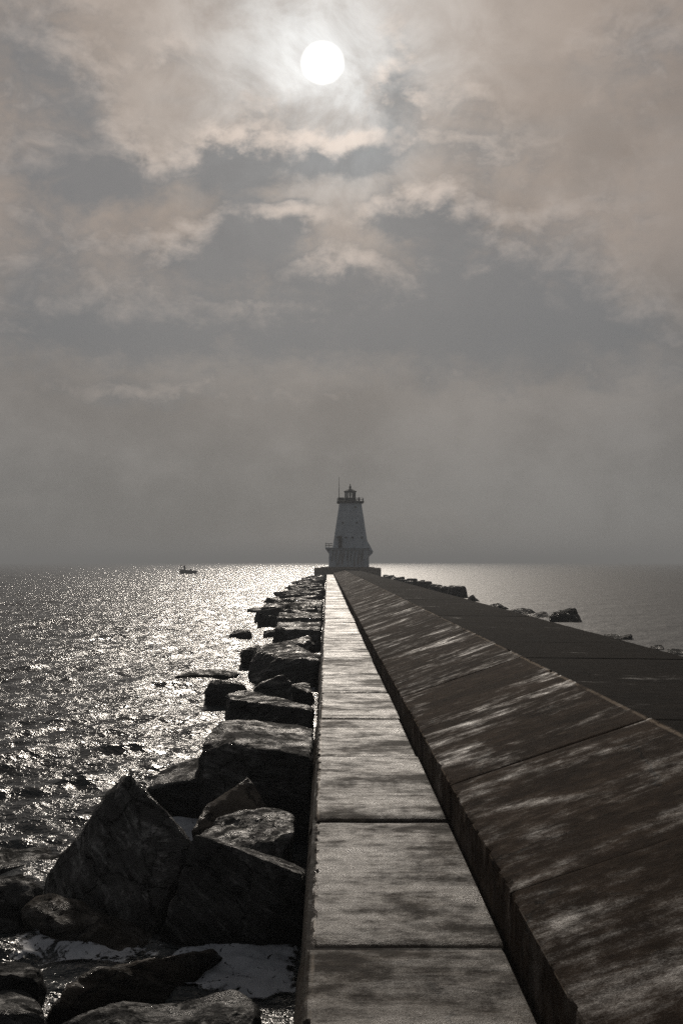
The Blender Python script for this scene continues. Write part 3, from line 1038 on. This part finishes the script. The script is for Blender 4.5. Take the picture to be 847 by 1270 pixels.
# ------------------------------------------------------------------ foam on the water among the near stones
def foam_patch(poly, seed, full=1.0, name='foam'):
    pts = [PZ(a, b) for a, b in poly]
    xs_ = [p.x for p in pts]; ys_ = [p.y for p in pts]
    st = .03
    nx = int((max(xs_) - min(xs_)) / st) + 2
    ny = int((max(ys_) - min(ys_)) / st) + 2
    gx = min(xs_) + np.arange(nx) * st
    gy = min(ys_) + np.arange(ny) * st
    GX, GY = np.meshgrid(gx, gy)
    X, Y, Z = water_disp(GX.ravel(), GY.ravel())
    PX, PY = GX.ravel(), GY.ravel()
    # signed distance to the polygon edge
    n = len(pts)
    inside = np.zeros(len(PX), bool)
    dist = np.full(len(PX), 1e9)
    for i in range(n):
        a, b = pts[i], pts[(i + 1) % n]
        cond = ((a.y > PY) != (b.y > PY)) & (PX < (b.x - a.x) * (PY - a.y) / (b.y - a.y + 1e-9) + a.x)
        inside ^= cond
        ex, ey = b.x - a.x, b.y - a.y
        t = np.clip(((PX - a.x) * ex + (PY - a.y) * ey) / (ex * ex + ey * ey + 1e-9), 0, 1)
        dist = np.minimum(dist, np.hypot(PX - a.x - t * ex, PY - a.y - t * ey))
    att = np.where(inside, np.clip(dist / .30, 0, 1) * full, 0)
    bm = bmesh.new()
    vs_ = {}
    lay = bm.verts.layers.float.new('edge')
    idx = np.arange(len(PX)).reshape(ny, nx)
    ins = inside.reshape(ny, nx)
    for j in range(ny - 1):
        for i in range(nx - 1):
            if ins[j, i] and ins[j + 1, i] and ins[j, i + 1] and ins[j + 1, i + 1]:
                q = []
                for k in (idx[j, i], idx[j, i + 1], idx[j + 1, i + 1], idx[j + 1, i]):
                    if k not in vs_:
                        v = bm.verts.new((PX[k] + X[k], PY[k] + Y[k], Z[k] + .022))
                        v[lay] = att[k]
                        vs_[k] = v
                    q.append(vs_[k])
                bm.faces.new(q)
    me = bm_mesh(bm, 'foam', M['foam'], True)
    return tag(link(name, me), {1: 'pale foam pool beside the walkway below the big black block',
                                2: 'patch of foam between the pyramid stone and the ribbed block',
                                3: 'scattered foam along the low brown-grey slab',
                                4: 'patch of foam at the walkway beside the massive angular block'}[seed], 'foam', None, 'stuff')


foam_patch([(225, 1240), (190, 1215), (215, 1178), (300, 1160), (378, 1165), (378, 1232), (330, 1246), (270, 1238)], 1)
foam_patch([(195, 1040), (185, 985), (240, 985), (290, 1000), (270, 1050)], 2, .8)
foam_patch([(0, 1180), (30, 1150), (110, 1165), (190, 1165), (215, 1180), (190, 1200), (120, 1205), (60, 1195), (0, 1200)], 3, .45)
foam_patch([(352, 870), (352, 850), (394, 846), (394, 872)], 4, .8)

# ------------------------------------------------------------------ lighthouse and its platform
PF = 202.5
def LX(px): return (px - HX) / F * PF
def LZ(py): return EYE + (HY - py) / F * PF


plat = tag(link('concrete_platform', None, None, (0, 0, 0)), 'weathered concrete platform carrying the lighthouse at the breakwater end', 'platform')
bm = bmesh.new()
prism(bm, [(-2.5, 199.15), (10.2, 199.15), (10.4, 214.0), (-2.5, 214.0)], -1.0, 2.05)
bmesh.ops.bevel(bm, geom=[e for e in bm.edges], offset=.08, segments=1, affect='EDGES')
link('block', bm_mesh(bm, 'platform_block', M['base']), plat)
bm = bmesh.new()
prism(bm, [(-1.2, 200.2), (9.0, 200.2), (9.0, 213), (-1.2, 213)], 2.054, 2.22)
link('step', bm_mesh(bm, 'platform_step', M['base']), plat)

CXL, CYL, BZ = 4.48, 206.0, 2.22
lh = tag(link('lighthouse', None, None, (CXL, CYL, BZ)), 'tapering white steel lighthouse with black lantern room at the far end', 'lighthouse')


def lz(py): return LZ(py) - BZ
def lx(px): return LX(px) - CXL


def sq(h, yh=None, ch=.0):
    yh = h if yh is None else yh
    if ch:
        return [(-h + ch, -yh), (h - ch, -yh), (h, -yh + ch), (h, yh - ch), (h - ch, yh), (-h + ch, yh), (-h, yh - ch), (-h, -yh + ch)]
    return [(-h, -yh), (h, -yh), (h, yh), (-h, yh)]


# lower hull: straight walls flaring a little outward at the top
bm = bmesh.new()
x0, x1 = lx(408), lx(457.5)
def rect(a, b, y0, y1): return [(a, y0), (b, y0), (b, y1), (a, y1)]
prism(bm, rect(x0 - .05, x1 + .05, -3.7, 3.7), 0, .35)
prism(bm, rect(x0, x1, -3.62, 3.62), .352, lz(683))
link('base_wall', bm_mesh(bm, 'base_wall', M['white']), lh)
bm = bmesh.new()
prism(bm, rect(x0, x1, -3.62, 3.62), lz(683) + .003, lz(679.5), rect(lx(405.5), x1 + .1, -3.9, 3.9))
link('flare', bm_mesh(bm, 'flare', M['white']), lh)
# slanting ribs of the base front
for k in range(9):
    bm = bmesh.new()
    a = lx(411) + k * .72
    vs_ = [(a, -3.60, lz(696)), (a + .1, -3.60, lz(696)), (a + .42, -3.68, lz(682)), (a + .32, -3.68, lz(682))]
    A = [bm.verts.new(v) for v in vs_]
    B = [bm.verts.new((v[0], v[1] - .07, v[2])) for v in vs_]
    for i in range(4):
        j = (i + 1) % 4
        bm.faces.new((A[i], A[j], B[j], B[i]))
    bm.faces.new(A); bm.faces.new(B[::-1])
    link('rib', bm_mesh(bm, 'rib', M['base']), lh)
# prow bulging out on the right
bm = bmesh.new()
sec = [(lx(455.0), lz(670)), (lx(458.5), lz(675.5)), (lx(463), lz(684)), (lx(462), lz(686.5)), (lx(458.5), lz(690)), (lx(456), lz(691)), (lx(454), lz(680))]
A = [bm.verts.new((x, -2.4 if x > lx(457) else -3.0, z)) for x, z in sec]
B = [bm.verts.new((x, 2.4 if x > lx(457) else 3.0, z)) for x, z in sec]
for i in range(len(sec)):
    j = (i + 1) % len(sec)
    bm.faces.new((A[i], A[j], B[j], B[i]))
bm.faces.new(A); bm.faces.new(B[::-1])
link('prow', bm_mesh(bm, 'prow', M['white']), lh)
# tower
TB, TT = 3.43, 2.14
zb, zt = lz(679.5) + .003, lz(623.2)
bm = bmesh.new()
prism(bm, sq(TB, None, .35), zb, zt, sq(TT, None, .28))
tower = link('tower_wall', bm_mesh(bm, 'tower_wall', M['white']), lh)


def face_y(z):
    t = (z - zb) / (zt - zb)
    return -(TB + (TT - TB) * t)


# plate seams
for k in range(1, 6):
    z = zb + (zt - zb) * k / 6
    h = -face_y(z) + .012
    bm = bmesh.new()
    prism(bm, sq(h, None, .33), z, z + .07)
    link('seam', bm_mesh(bm, 'seam', M['white']), tower)


def porthole(px, py):
    z = lz(py)
    y = face_y(z)
    bm = bmesh.new()
    tube(bm, (lx(px), y - .07, z), (lx(px), y + .2, z), .27, n=12)
    w = link('window', bm_mesh(bm, 'window', M['white']), lh)
    bm = bmesh.new()
    tube(bm, (lx(px), y - .085, z), (lx(px), y + .1, z), .2, n=12)
    link('pane', bm_mesh(bm, 'pane', M['glazing_dark']), w)


for q in ((425.3, 648), (442.7, 648), (418.5, 666.5), (429.3, 666.5), (437.3, 666.5), (449, 666.5), (441, 628.5)):
    porthole(*q)
z0, z1 = lz(677.5), lz(664.5)
bm = bmesh.new()
box(bm, lx(420), lx(424), face_y(z1) - .55, face_y(z1) + .3, z0 - .25, z1)
dr = link('door', bm_mesh(bm, 'door', M['door']), lh)
bm = bmesh.new()
box(bm, lx(423.2), lx(423.5), face_y(z1) - .60, face_y(z1) - .53, z0 + .8, z0 + .95)
link('handle', bm_mesh(bm, 'handle', M['rail']), dr)

# balcony on the left
bm = bmesh.new()
box(bm, lx(403.5), lx(413), -2.6, 2.6, lz(681), lz(679) + .02)
prism(bm, rect(lx(407.6), lx(410), -1.8, 1.8), lz(686), lz(681) - .003, rect(lx(404.2), lx(410), -2.2, 2.2))
bal = link('balcony', bm_mesh(bm, 'balcony', M['white']), lh)
bm = bmesh.new()
zt2, zl = lz(674), lz(679) + .02
for yy in (-2.55, -1.2, 0, 1.2, 2.55):
    tube(bm, (lx(403.9), yy, zl), (lx(403.9), yy, zt2 + (.2 if yy == -2.55 else 0)), .055, n=6)
for zz in (zt2, (zt2 + zl) / 2):
    tube(bm, (lx(403.9), -2.55, zz), (lx(403.9), 2.55, zz), .04, n=6)
    for yy in (-2.55, 2.55):
        tube(bm, (lx(403.9), yy, zz), (lx(412.5), yy, zz), .04, n=6)
tube(bm, (lx(408), -2.55, zl), (lx(408), -2.55, zt2), .04, n=6)
link('railing', bm_mesh(bm, 'railing', M['rail']), bal)

# gallery
bm = bmesh.new()
prism(bm, sq(2.28), zt + .003, zt + .12, sq(2.5))
prism(bm, sq(2.62), zt + .122, zt + .30)
gal = link('gallery_deck', bm_mesh(bm, 'gallery_deck', M['black']), lh)
zg = zt + .30
zr = lz(617.2)
H = 2.5
bm = bmesh.new()
for a in np.linspace(-H, H, 5):
    for p in ((a, -H), (a, H), (-H, a), (H, a)):
        tube(bm, (p[0], p[1], zg), (p[0], p[1], zr), .045, n=6)
for zz in (zr, zg + (zr - zg) * .5):
    for s in (-H, H):
        tube(bm, (-H, s, zz), (H, s, zz), .04, n=6)
        tube(bm, (s, -H, zz), (s, H, zz), .04, n=6)
link('railing', bm_mesh(bm, 'gallery_railing', M['rail']), gal)
# screen panel on the left of the rail, equipment box on the right
bm = bmesh.new()
box(bm, lx(419.4), lx(427.2), -2.62, -2.56, lz(620.8), lz(616.6))
link('panel', bm_mesh(bm, 'panel', M['black']), gal)
bm = bmesh.new()
box(bm, lx(444.2), lx(446.6), -2.3, -1.9, zg, lz(616.8))
box(bm, lx(444.6), lx(446.2), -2.25, -1.95, lz(616.8) + .002, lz(616.2))
link('fog_signal', bm_mesh(bm, 'fog_signal', M['black']), gal)

# lantern room (octagonal)
def octa(r): return [(r * math.cos(R(22.5 + 45 * k)) / math.cos(R(22.5)), r * math.sin(R(22.5 + 45 * k)) / math.cos(R(22.5))) for k in range(8)]


lr = lx(441.6) * 1.0
lr = (LX(442) - LX(428)) / 2
zp0, zp1 = lz(616.2), lz(609.4)
bm = bmesh.new()
prism(bm, octa(lr), zg + .003, zp0)
lan = link('lantern_wall', bm_mesh(bm, 'lantern_wall', M['black']), lh)
bm = bmesh.new()
for (x, y) in octa(lr - .06):
    tube(bm, (x, y, zp0 - .02), (x, y, zp1 + .03), .05, n=6)
prism(bm, octa(lr + .03), zp1, zp1 + .12)
link('mullion_frame', bm_mesh(bm, 'mullion_frame', M['black']), lan)
oc_ = octa(lr - .06)
for k in range(8):
    (xa_, ya_), (xb_, yb_) = oc_[k], oc_[(k + 1) % 8]
    nx_, ny_ = (xa_ + xb_) / 2, (ya_ + yb_) / 2
    L_ = math.hypot(nx_, ny_)
    nx_, ny_ = nx_ / L_ * .012, ny_ / L_ * .012
    bm = bmesh.new()
    prism(bm, [(xa_, ya_), (xb_, yb_), (xb_ - nx_, yb_ - ny_), (xa_ - nx_, ya_ - ny_)], zp0 + .003, zp1 - .003)
    link('pane', bm_mesh(bm, 'lantern_pane', M['glass']), lan)
bm = bmesh.new()
tube(bm, (0, 0, zp0), (0, 0, zp0 + .45), .14, .14, 12)
tube(bm, (0, 0, zp0 + .452), (0, 0, zp1 - .1), .24, .20, 12)
link('beacon', bm_mesh(bm, 'beacon', M['black']), lan)
bm = bmesh.new()
prism(bm, octa(lr + .16), zp1 + .123, zp1 + .25)
prism(bm, octa(lr + .12), zp1 + .253, lz(604.6), octa(.24))
tube(bm, (0, 0, lz(604.6)), (0, 0, lz(603.2)), .20, .14, 10)
rf = link('roof', bm_mesh(bm, 'roof', M['black']), lh)
bm = bmesh.new()
bmesh.ops.create_uvsphere(bm, u_segments=12, v_segments=8, radius=.24, matrix=Matrix.Translation((0, 0, lz(602.6))))
link('vent_ball', bm_mesh(bm, 'vent_ball', M['black'], True), rf)
bm = bmesh.new()
tube(bm, (0, 0, lz(602.4)), (0, 0, lz(598.6)), .11, .08, 8)
link('lightning_rod', bm_mesh(bm, 'lightning_rod', M['black']), rf)
bm = bmesh.new()
tube(bm, (lx(420.6), -2.45, zg), (lx(420.6), -2.45, lz(604)), .075, .06, 8)
tube(bm, (lx(420.6), -2.45, lz(604)), (lx(420.6), -2.45, lz(591)), .05, .03, 8)
link('antenna', bm_mesh(bm, 'antenna', M['rail']), lh)

# ------------------------------------------------------------------ fishing boat with two people
BYD = 287.0
bx0 = (222.8 - HX) / F * BYD
S = BYD / F
boat = tag(link('fishing_boat', None, None, (bx0 + 2.25, BYD, 0)), 'small dark open fishing boat out on the glittering water at the left', 'boat')
Lb = 4.5
st_, NS = [], 12
bm = bmesh.new()
rings = []
for i in range(NS + 1):
    t = i / NS                     # 0 = bow (left), 1 = stern
    x = -Lb / 2 + Lb * t
    w = .86 * min(1, (t / .45)) ** .6 if t < .45 else .86 - .10 * (t - .45)
    w = max(w, .03)
    shr = .98 - .55 * t + .18 * t * t
    keel = -.22 + .22 * max(0, 1 - t / .22) ** 2
    xb = x + (.22 if t < .1 else 0) * (1 - t / .1)
    ring = [(x, -w, shr), (lerp(x, xb, .6), -w * .92, shr * .45), (xb, -w * .62, keel + .10), (xb, 0, keel), (xb, w * .62, keel + .10), (lerp(x, xb, .6), w * .92, shr * .45), (x, w, shr)]
    inner = [(x, w * .93, shr - .01), (x, w * .78, .16), (x, 0, .12), (x, -w * .78, .16), (x, -w * .93, shr - .01)]
    rings.append([bm.verts.new((v[0], v[1], v[2] * 1.22 + (.10 if v[2] > 0 else 0))) for v in ring + inner])
for a, b in zip(rings[:-1], rings[1:]):
    n = len(a)
    for i in range(n):
        j = (i + 1) % n
        bm.faces.new((a[i], a[j], b[j], b[i]))
bm.faces.new(rings[0]); bm.faces.new(rings[-1][::-1])
link('hull', bm_mesh(bm, 'hull', M['hull'], True), boat)
bm = bmesh.new()
prism(bm, [(-1.75, -.42), (-.95, -.68), (-.45, -.72), (-.45, .72), (-.95, .68), (-1.75, .42)], .52, .625)
link('casting_deck', bm_mesh(bm, 'casting_deck', M['hull_in']), boat)
for xx in (.15, .95):
    bm = bmesh.new()
    box(bm, xx - .16, xx + .16, -.70, .70, .36, .42)
    link('thwart', bm_mesh(bm, 'thwart', M['hull_in']), boat)
bm = bmesh.new()
box(bm, 2.23, 2.36, -.10, .10, .10, .78)
box(bm, 2.20, 2.58, -.15, .15, .50, .86)
tube(bm, (2.42, 0, .52), (2.50, 0, -.5), .07, .05, 8)
bmesh.ops.bevel(bm, geom=list(bm.edges), offset=.02, segments=1, affect='EDGES', clamp_overlap=True)
link('outboard_motor', bm_mesh(bm, 'outboard_motor', M['hull']), boat)


def person(label, joints, edges, radii, loc, rz, hair_from, hip, neck):
    me = bpy.data.meshes.new('skeleton')
    me.from_pydata([Vector(j) for j in joints], edges, [])
    tmp = bpy.data.objects.new('skeleton', me)
    COL.objects.link(tmp)
    sk = tmp.modifiers.new('skin', 'SKIN')
    sk.use_smooth_shade = True
    sv = me.skin_vertices[0].data
    for i, r in enumerate(radii):
        sv[i].radius = (r, r) if not isinstance(r, tuple) else r
    sv[0].use_root = True
    sub = tmp.modifiers.new('sub', 'SUBSURF')
    sub.levels = 2
    dg = bpy.context.evaluated_depsgraph_get()
    out = bpy.data.meshes.new_from_object(tmp.evaluated_get(dg))
    bpy.data.objects.remove(tmp)
    out.materials.clear()
    for k in ('jacket', 'trousers', 'skin', 'hair'):
        out.materials.append(M[k])
    hands = [Vector(joints[i]) for i in (9, 12)]
    for p in out.polygons:
        c = p.center
        if any((c - h).length < .11 for h in hands) or (c.z > neck):
            p.material_index = 2
        elif c.z < hip and c.length < 9:
            p.material_index = 1
        if c.z > hair_from:
            p.material_index = 3
        p.use_smooth = True
    return tag(link('person', out, None, loc, (0, 0, rz)), label, 'person', 'people in the fishing boat')


# standing: 0 pelvis 1 chest 2 neck 3 head 4 head top, 5/6 knees..., arms
stand = [(0, 0, .93), (0, 0, 1.32), (.02, 0, 1.50), (.05, 0, 1.62), (.06, 0, 1.74),
         (.04, .12, .50), (0, -.13, .48),
         (0, .22, 1.40), (.10, .32, 1.13), (.30, .26, 1.02),
         (0, -.22, 1.40), (-.18, -.34, 1.16), (-.36, -.22, 1.12),
         (-.02, .14, .06), (-.04, -.15, .06), (.12, .16, .03), (.10, -.17, .03)]
s_e = [(0, 1), (1, 2), (2, 3), (3, 4), (0, 5), (0, 6), (1, 7), (7, 8), (8, 9), (1, 10), (10, 11), (11, 12), (5, 13), (6, 14), (13, 15), (14, 16)]
s_r = [.21, (.22, .27), .08, .12, .10, .11, .11, .11, .08, .05, .11, .08, .05, .07, .07, .05, .05]
bxo = bx0 + 2.25
person('person in dark clothing standing up in the fishing boat', stand, s_e, s_r, (bx0 + 1.45, BYD, .63), R(105), 1.69, .95, 1.49)
sit = [(0, 0, .40), (.03, 0, .80), (.06, 0, .98), (.09, 0, 1.09), (.10, 0, 1.20),
       (.42, .13, .42), (.42, -.13, .42),
       (.02, .22, .86), (.14, .30, .62), (.36, .20, .55),
       (.02, -.22, .86), (.14, -.30, .62), (.36, -.18, .55),
       (.40, .13, .06), (.40, -.13, .06), (.54, .14, .03), (.54, -.14, .03)]
person('person in dark clothing sitting low toward the right end of the boat', sit, s_e, s_r, (bx0 + 3.05, BYD, .24), R(50), 1.14, .46, .97)
# landing net held up beside the standing person
net = tag(link('landing_net', None, None, (bx0 + .62, BYD - .05, .55)), 'round-headed net on a pole sticking up at the left end of the boat', 'net')
bm = bmesh.new()
tube(bm, (.36, .02, -.42), (-.05, 0, 1.25), .022, .02, 6)
link('pole', bm_mesh(bm, 'pole', M['rail']), net)
bm = bmesh.new()
for k in range(16):
    a, b = 2 * math.pi * k / 16, 2 * math.pi * (k + 1) / 16
    tube(bm, (-.12 + .30 * math.cos(a), 0, 1.62 + .36 * math.sin(a)), (-.12 + .30 * math.cos(b), 0, 1.62 + .36 * math.sin(b)), .022, n=5)
link('hoop', bm_mesh(bm, 'hoop', M['rail']), net)
bm = bmesh.new()
for k in range(14):
    a = 2 * math.pi * k / 14
    tube(bm, (-.12 + .30 * math.cos(a), 0, 1.62 + .36 * math.sin(a)), (-.02 + .05 * math.cos(a), .10 + .05 * math.sin(a), 1.12), .012, n=4)
for f_ in (.35, .6, .85):
    for k in range(14):
        q = []
        for kk in (k, k + 1):
            a = 2 * math.pi * kk / 14
            q.append(Vector((-.12 + .30 * math.cos(a), 0, 1.62 + .36 * math.sin(a))).lerp(Vector((-.02 + .05 * math.cos(a), .10 + .05 * math.sin(a), 1.12)), f_))
        tube(bm, q[0], q[1], .010, n=4)
link('netting', bm_mesh(bm, 'netting', M['net']), net)

# ------------------------------------------------------------------ haze over the lake
bm = bmesh.new()
box(bm, -9500, 9500, -7500, 9500, -2.2, 23.0)
hz_m = bpy.data.materials.new('haze_air')
hz_m.use_nodes = True
hz_m.node_tree.nodes.clear()
H_ = NT(hz_m.node_tree)
pv = H_.n('ShaderNodeVolumePrincipled')
pv.inputs['Color'].default_value = (.92, .96, 1.0, 1)
pv.inputs['Density'].default_value = .0011
pv.inputs['Anisotropy'].default_value = .0
ho = H_.n('ShaderNodeOutputMaterial')
hz_m.node_tree.links.new(pv.outputs[0], ho.inputs['Volume'])
tag(link('haze', bm_mesh(bm, 'haze', hz_m)), kind='stuff')
